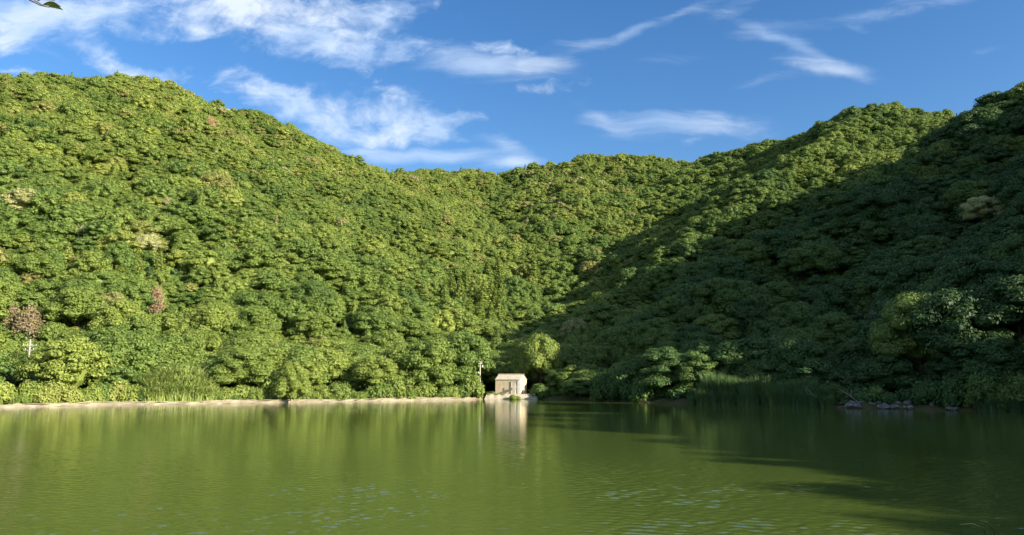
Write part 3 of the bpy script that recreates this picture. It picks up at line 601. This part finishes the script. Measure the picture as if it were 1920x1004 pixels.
print('forest',len(FX),'individual',ind.sum(),'farthest',dist[ind].max())
def hue(t): return 'dark green' if t<.3 else 'mid green' if t<.47 else 'fresh green' if t<.6 else 'yellow-green' if t<.72 else 'olive' if t<.82 else 'cream-tinged' if t<.9 else 'browned'
idx=np.nonzero(ind)[0]; lab={}
L_row=sorted([i for i in idx if pxs[i]<905 and ld[i]<10],key=lambda i:-pxs[i]); R_row=sorted([i for i in idx if pxs[i]>1010 and ld[i]<7],key=lambda i:pxs[i])
for n_,i in enumerate(L_row[:30]): lab[i]=(f'{hue(FT[i])} tree behind the bank wall, {ORD[n_]} left of the slim pole','waterside trees behind the bank wall')
for n_,i in enumerate(R_row[:30]): lab[i]=(f'{hue(FT[i])} shaded waterline tree, {ORD[n_]} rightward from the hut','waterside trees on the dark right bank')
def zone(i):
    x,r=pxs[i],top_[i]
    if x<905:
        a='near the white pole' if x<140 else 'left of the pale reeds' if x<280 else 'above the pale reeds' if x<430 else 'above the dome-shaped tree' if x<600 else 'midway to the hut' if x<760 else 'below the cedar grove'
        return ('just upslope ' if r>590 else 'higher up ' if r>500 else 'far up ')+a,'trees on the sunlit left slope'
    if x<1120: return ('in the hollow behind the hut','trees in the hollow behind the hut')
    a='above the layered leaning tree' if x<1300 else 'above the shaded reeds' if x<1560 else 'left of the sunlit round tree' if x<1690 else 'around the sunlit round tree' if x<1800 else 'near the right edge'
    return ('low ' if r>600 else 'halfway up ' if r>450 else 'high ')+a,'trees on the shaded right slope'
zz_={}
for i in idx:
    if i not in lab: z_,gp=zone(i); zz_.setdefault((hue(FT[i]),z_,gp),[]).append(i)
for (h_,z_,gp),l_ in zz_.items():
    l_.sort(key=lambda i:pxs[i])
    for n_,i in enumerate(l_): lab[i]=(f'{h_} tree {z_}'+(f', {ORD[n_]} from left' if len(l_)>1 else ', only one so coloured'),gp)
for i in idx:
    low=ld[i]<7; pr=NEAR[(6+R_.integers(4)) if low and R_.random()<.8 else R_.integers(7)]
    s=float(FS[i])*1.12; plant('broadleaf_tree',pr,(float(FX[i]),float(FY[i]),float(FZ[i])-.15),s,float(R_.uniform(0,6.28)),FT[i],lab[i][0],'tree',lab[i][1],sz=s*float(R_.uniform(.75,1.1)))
# the closed forest behind and above them
o=np.nonzero(~ind)[0]; nP=len(o)
me=bpy.data.meshes.new('forest'); me.vertices.add(nP); me.vertices.foreach_set('co',np.stack([FX[o],FY[o],FZ[o]-.2],1).ravel())
def attr(n_,t,v):
    a=me.attributes.new(n_,t,'POINT'); a.data.foreach_set('vector' if t=='FLOAT_VECTOR' else 'value',np.asarray(v).ravel())
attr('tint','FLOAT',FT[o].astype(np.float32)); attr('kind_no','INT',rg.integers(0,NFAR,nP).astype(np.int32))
attr('turn','FLOAT_VECTOR',np.stack([rg.normal(0,.07,nP),rg.normal(0,.07,nP),rg.uniform(0,6.28,nP)],1).astype(np.float32))
attr('size','FLOAT_VECTOR',np.stack([FS[o]*rg.uniform(1.0,1.35,nP),FS[o]*rg.uniform(1.0,1.35,nP),FS[o]*rg.uniform(.72,1.2,nP)],1).astype(np.float32))
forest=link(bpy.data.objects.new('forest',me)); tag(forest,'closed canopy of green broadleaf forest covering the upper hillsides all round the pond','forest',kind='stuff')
ng=bpy.data.node_groups.new('forest_spread','GeometryNodeTree'); ng.interface.new_socket('Geometry',in_out='INPUT',socket_type='NodeSocketGeometry'); ng.interface.new_socket('Geometry',in_out='OUTPUT',socket_type='NodeSocketGeometry')
gi=ng.nodes.new('NodeGroupInput'); go=ng.nodes.new('NodeGroupOutput'); ip=ng.nodes.new('GeometryNodeInstanceOnPoints'); ci=ng.nodes.new('GeometryNodeCollectionInfo')
ci.inputs['Collection'].default_value=far_src; ci.inputs['Separate Children'].default_value=True; ci.inputs['Reset Children'].default_value=True; ip.inputs['Pick Instance'].default_value=True
def na(n_,t,inp):
    a=ng.nodes.new('GeometryNodeInputNamedAttribute'); a.data_type=t; a.inputs['Name'].default_value=n_; ng.links.new(a.outputs['Attribute'],inp)
ng.links.new(gi.outputs[0],ip.inputs['Points']); ng.links.new(ci.outputs[0],ip.inputs['Instance']); na('kind_no','INT',ip.inputs['Instance Index']); na('size','FLOAT_VECTOR',ip.inputs['Scale'])
na('turn','FLOAT_VECTOR',ip.inputs['Rotation']); ng.links.new(ip.outputs[0],go.inputs[0])
forest.modifiers.new('spread','NODES').node_group=ng
# undergrowth that closes the floor between the nearer trunks
for i in range(3):
    cc2,tt2=bush_parts(330+i,flat=.7,nl=90,ls=.15); oo=src(cc2,tt2,'undergrowth_bush')
ug_src=bpy.data.collections.new('undergrowth_kinds')
for oo in [q_ for q_ in far_src.objects if q_.name.startswith('undergrowth')]: far_src.objects.unlink(oo); ug_src.objects.link(oo)
sp=1.75; UX,UY=np.meshgrid(np.arange(-110,120,sp),np.arange(62,215,sp)); UX=(UX+rg.uniform(-.7,.7,UX.shape)*sp).ravel(); UY=(UY+rg.uniform(-.7,.7,UY.shape)*sp).ravel()
ul=lakedist(UX,UY); k_=(ul>np.where(UX<5,4.2,2.6))&(np.abs(UX)<.73*UY+3)&(np.hypot(UX-hx,UY-(hy+3.5))>5.5); UX,UY=UX[k_],UY[k_]; UZ=g(UX,UY)
upx,ut=proj(UX,UY,UZ+1.8); ud=np.hypot(UX,UY); k_=visible(UX,UY,UZ+4)
for (a,b_,row,dd,w_) in EXC[:2]: k_&=~((upx>a-12)&(upx<b_+12)&(ud<dd)&(ut<row))
k_&=~((upx>285)&(upx<415)&(ut>650)); UX,UY,UZ=UX[k_],UY[k_],UZ[k_]; nU=len(UX); print('undergrowth',nU)
mu=bpy.data.meshes.new('undergrowth'); mu.vertices.add(nU); mu.vertices.foreach_set('co',np.stack([UX,UY,UZ-.1],1).ravel()); me=mu
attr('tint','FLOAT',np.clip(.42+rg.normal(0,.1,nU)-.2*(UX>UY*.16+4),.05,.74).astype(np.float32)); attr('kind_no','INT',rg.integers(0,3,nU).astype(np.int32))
attr('turn','FLOAT_VECTOR',np.stack([np.zeros(nU),np.zeros(nU),rg.uniform(0,6.28,nU)],1).astype(np.float32)); attr('size','FLOAT_VECTOR',np.repeat(rg.uniform(.9,1.6,(nU,1)),3,1).astype(np.float32))
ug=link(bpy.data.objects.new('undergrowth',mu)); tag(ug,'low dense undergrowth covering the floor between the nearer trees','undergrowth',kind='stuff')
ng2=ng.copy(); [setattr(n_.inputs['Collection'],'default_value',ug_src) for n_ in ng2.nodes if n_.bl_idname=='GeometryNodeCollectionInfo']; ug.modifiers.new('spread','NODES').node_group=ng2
# ---------------------------------------------------------------- bushes on the banks
def shore_y(px):
    """distance ahead of the waterline in a picture column"""
    a=(px-960)/F; ys=np.arange(50,125,.25); xx=a*ys; l_=lakedist(xx,ys); i=np.nonzero(l_>0)[0]; return float(ys[i[0]])
PL=[('reed clump','above' ,350)]
bl=[]; rb=random.Random(4); px=-14.
while px<893:
    w=rb.uniform(18,44); d_=shore_y(px); s=w*d_/F/2*1.25; off_=.8+s*.6+rb.uniform(0,1.1)
    if not (288<px<412) and not (890<px<915): bl.append((px,d_+off_,s,rb.uniform(.9,1.5)))
    px+=w*.62
bl=sorted(bl); 
for n_,(px,Y,s,tl) in enumerate(bl):
    t_=min(.74,max(.3,rb.gauss(.62 if px<280 else .52,.09))); x=(px-960)/F*Y; z=float(g(x,Y))
    nb=len([b_ for b_ in bl if b_[0]>412]); 
    if px<290: l_=f'{hue(t_)} waterside bush, {ORD[min(n_,29)]} from the left edge along the bank wall'; gp='bushes along the left end of the bank wall'
    else: k2=len([b_ for b_ in bl if b_[0]>px]); l_=(f'{hue(t_)} bush overhanging the bank wall, {ORD[k2]} one left of the slim pole' if k2<30 else f'{hue(t_)} bush overhanging the bank wall just right of the pale reed clump'); gp='bushes overhanging the bank wall'
    plant('bush',BUSH[rb.randrange(5)],(x,Y,z-.05),s,rb.uniform(0,6.28),t_,l_,'bush',gp,sz=s*tl,parts=('foliage','stem'))
k3=0
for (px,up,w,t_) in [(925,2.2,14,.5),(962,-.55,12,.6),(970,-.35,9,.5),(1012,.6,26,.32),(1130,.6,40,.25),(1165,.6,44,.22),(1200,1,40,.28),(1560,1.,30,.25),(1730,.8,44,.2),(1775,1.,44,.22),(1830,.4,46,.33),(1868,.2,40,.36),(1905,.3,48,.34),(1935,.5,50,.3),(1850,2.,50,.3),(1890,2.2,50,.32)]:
    d_=shore_y(px)+up+ (.5 if abs(px-965)>12 else 0); x=(px-960)/F*d_; s=w*d_/F/2*1.3; z=max(float(g(x,d_)),.25 if abs(px-965)>12 else .05)
    l_=('small bright bush growing in a crack on the waterside edge of the platform' if px==962 else 'tuft of green leaves beside the small bush on the platform edge' if px==970 else 'low green bush behind the left corner of the concrete platform' if px==925 else 'dark bush at the right end of the concrete platform' if px==1012
        else f'dark bush, {ORD[k3]} of those counting right along the dark bank')
    if px>1100: k3+=1
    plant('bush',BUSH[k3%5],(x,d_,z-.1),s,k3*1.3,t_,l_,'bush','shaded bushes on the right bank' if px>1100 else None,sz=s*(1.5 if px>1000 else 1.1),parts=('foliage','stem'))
# ---------------------------------------------------------------- reeds
REED=[reed_parts(700+i,H=2.5+.25*i,R=1.0,nb=420,arch=.75).mesh('reeds',M_REED) for i in range(3)]
PAMP=[reed_parts(720+i,H=2.9,R=1.3,nb=620,arch=1.25,w=.085).mesh('reeds',M_REED) for i in range(2)]
GRAS=[reed_parts(740+i,H=.75,R=.7,nb=240,arch=.9,w=.02).mesh('grass',M_REED) for i in range(2)]
def reed(me_,px,up,s,t_,l_,cat,gp,name='reed_clump',sz=None):
    Y=shore_y(px)+up; x=(px-960)/F*Y; o=link(bpy.data.objects.new(name,me_)); o.location=(x,Y,max(float(g(x,Y)),-.1)-.05); o.scale=(s,s,sz or s); o.rotation_euler=(0,0,rb.uniform(0,6.28)); o['tint']=t_; tag(o,l_,cat,gp)
n_=0
for row,(u0,st_) in enumerate([(1.9,17),(3.2,19),(4.6,21)]):
    for px in range(296+row*5,408,st_):
        big=1-abs(px-348)/95*.42; reed(PAMP[n_%2],px+rb.uniform(-3,3),u0,(1.05+.12*row)*big,.60+.09*rb.random(),f'arching pale green reed clump, {ORD[n_//3 if False else (px-296)//st_]} from left, {("front","middle","back")[row]} row of the big bed','reeds','pale reed bed on the left bank',sz=(1.35+.45*row)*big); n_+=1
n_=0
for row,u0 in enumerate([-.2,1.1]):
    for px in range(1292+row*6,1556,15):
        e_=1-.28*(px-1292)/264; hh=.9*e_*(.62+.5*rb.random())*(1.12 if row else .92)*(.75 if px<1305 else 1)
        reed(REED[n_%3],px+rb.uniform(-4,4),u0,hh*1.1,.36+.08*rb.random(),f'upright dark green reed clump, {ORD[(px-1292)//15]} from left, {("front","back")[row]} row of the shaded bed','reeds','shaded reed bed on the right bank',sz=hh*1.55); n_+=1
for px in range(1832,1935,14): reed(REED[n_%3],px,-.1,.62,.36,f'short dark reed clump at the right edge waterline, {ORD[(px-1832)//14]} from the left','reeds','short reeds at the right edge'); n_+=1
for n_,px in enumerate(range(104,186,9)): reed(GRAS[n_%2],px,1.7,1.3,.72,f'{ORD[n_]} yellow-green grass tuft from the left on the bank wall','grass','grass tufts on the bank wall','grass_tuft')
for n_,px in enumerate([352,418,505,640,700,770,812]): reed(GRAS[n_%2],px,.75,.8,.6,['yellow-green grass hanging over the bank wall below the reed bed','grass tuft on the bank wall at the right end of the reed bed','grass tuft on the bank wall below the dome-shaped tree','grass tuft on the bank wall a third of the way to the hut','grass tuft on the bank wall in the middle of the left shore','grass tuft on the bank wall nearing the pole','grass tuft on the bank wall, closest to the slim pole'][n_],'grass',None,'grass_tuft')
for n_,px in enumerate([918,932,944]): reed(GRAS[n_%2],px,.55,.5,.62,['leftmost grass tuft on the top edge of the concrete platform','middle grass tuft on the top edge of the concrete platform','grass tuft on the platform edge nearest the small bush'][n_],'grass','grass on the platform edge','grass_tuft')
for o in list(COL.objects):
    if o.name.startswith('grass_tuft') and o.get('group')=='grass on the platform edge': o.location.z=.72
# ---------------------------------------------------------------- rocks and driftwood
rk=random.Random(9); rks=[]
for i in range(44):
    px=rk.choice([rk.uniform(1572,1700),rk.uniform(1580,1690),rk.uniform(1560,1790)]); rks.append((px,rk.uniform(-.1,1.9),rk.uniform(.14,.36)))
rks.sort(); 
for i,(px,up,r) in enumerate(rks):
    r=r*(1.2 if up<.5 else 1); Y=shore_y(px)+up; x=(px-960)/F*Y; n_=np.random.default_rng(i); b=MB(); b.blob((0,0,0),(r*n_.uniform(.9,1.7),r*n_.uniform(.8,1.2),r*n_.uniform(.5,.8)),n_,8,5,jit=.2)
    sh_='flat' if i%3==0 else 'rounded' if i%3==1 else 'angular'
    o=b.obj('rock',M_ROCK); o.location=(x,Y,max(float(g(x,Y)),0)+r*.15); o.rotation_euler=(n_.uniform(-.3,.3),n_.uniform(-.3,.3),n_.uniform(0,6)); tag(o,f'{sh_} grey rock, {ORD[i] if i<30 else "thirty-"+ORD[i-30] if i<39 else "forty-"+ORD[i-40] if i>39 else "fortieth"} from left in the rubble on the dark right bank','rock','rocks at the foot of the right bank')
def stick(name,seed,px,Y_up,z,H,lean,label,rz=0,mt=M_PALE):
    t=bare_parts(seed,H,.9,2,.06,lean).obj(name,mt); Y=shore_y(px)+Y_up; t.location=((px-960)/F*Y,Y,z); t.rotation_euler=(0,0,rz); tag(t,label,'branch')
stick('fallen_branch',801,1080,-.3,.15,3.4,(3.2,.2),'pale fallen branch reaching over the water right of the drooping tree')
stick('fallen_branch',802,1612,1.2,.4,4.6,(-1.5,-.2),'thin grey dead stem leaning out above the rocks on the dark bank')
stick('fallen_branch',803,1530,.2,1.5,3.6,(-2.6,-.4),'grey leafless twigs sticking out over the shaded reed bed')
stick('fallen_branch',804,1880,3.,4.4,3.0,(-3,0),'short bare branch showing low in the dark canopy near the right edge')
# ---------------------------------------------------------------- things close to the camera
ot=thing('overhanging_tree','branch tip with pointed dark leaves hanging in at the top left corner','tree',(-4.2,.6,1.7))
def loc_(px,py,Y): q_=P(px,py,Y); return (q_[0]+4.2,q_[1]-.6,q_[2]-1.7)
tb=MB(); tb.tube([(0,0,-.8),(.05,.1,1.2),(.0,.3,2.6),(.2,.5,3.6)],[.16,.13,.1,.05],9); tb.tube([(.02,.3,2.4),(.5,.9,3.2),loc_(-120,-150,2.4),loc_(20,-40,2.4)],[.06,.04,.02,.006],7); tb.obj('trunk',M_BARK,ot,True)
tb=MB(); tb.tube([loc_(20,-40,2.4),loc_(55,0,2.4),loc_(75,10,2.4),loc_(92,14,2.4)],[.005,.003,.0022,.0016],6); tb.tube([loc_(55,-14,2.4),loc_(66,2,2.4),loc_(82,11,2.4)],[.003,.002,.0014],6); tw=tb.obj('twig',M_BARK,ot)
M_GLOSS=leafmat('glossy_leaf',[(0,(.006,.014,.005)),(1,(.008,.02,.006))],.3)
for (p0,p1,w_) in [((62,-2),(104,2),4.2),((80,9),(115,13.5),4.8),((90,13),(119,20),3.2),((70,3),(92,-6),4),((52,-8),(88,-14),5),((30,-30),(10,-6-20),5)]:
    a=np.array(loc_(*p0,2.4)); e=np.array(loc_(*p1,2.42)); d=e-a; L0=np.linalg.norm(d); d/=L0; up_=np.cross(d,[0,1,.25]); up_/=np.linalg.norm(up_); th_=np.cross(d,up_); V_=[]; F_=[]
    for k_ in range(9):
        u=k_/8; w2=w_*2.4/F*math.sin(math.pi*min(u*1.02,1))**.8*(1 if u<.6 else 1-(u-.6)*1.1)+.0003; c_=a+d*L0*u+up_*(.006*math.sin(u*3.1))
        V_+= [c_-up_*w2+th_*w2*.3,c_,c_+up_*w2+th_*w2*.3]
    for k_ in range(8): F_+=[(3*k_,3*k_+1,3*k_+4,3*k_+3),(3*k_+1,3*k_+2,3*k_+5,3*k_+4)]
    b=MB(); b.add(V_,F_); o=b.obj('leaf',M_GLOSS,tw,True); o['tint']=.4
gt2=thing('wild_grass','two thin grass stems arching in at the bottom right corner','grass',(0,0,0))
for n_,(pts2,lab_) in enumerate([(([1885,1100],[1862,1030],[1842,990],[1822,982],[1800,984]),'lower thin grass stem arching in at the bottom right corner'),(([1915,1100],[1885,1030],[1860,990],[1848,979],[1838,976]),'upper thin grass stem arching in at the bottom right corner')]):
    b=MB(); w=[P(a[0],a[1],2.6) for a in pts2]; gz3=float(g(w[0][0],w[0][1])); b.tube([(w[0][0]+.05,w[0][1],gz3-.1)]+w,[.004,.0035,.003,.0022,.0016,.0008],6); o=b.obj('stem',M_REED,gt2); o['tint']=.1
for (x,y,s_) in [(24,-3,1.4)]:
    plant('broadleaf_tree',NEAR[1],(x,y,float(g(x,y))-.2),s_,x,.4,f'tree on the near right shore, its shadow on the water','tree','trees on the near shore')
print('big tree',[f for f in FEAT if 30<f[0]<70]);print('objects',len(COL.objects))
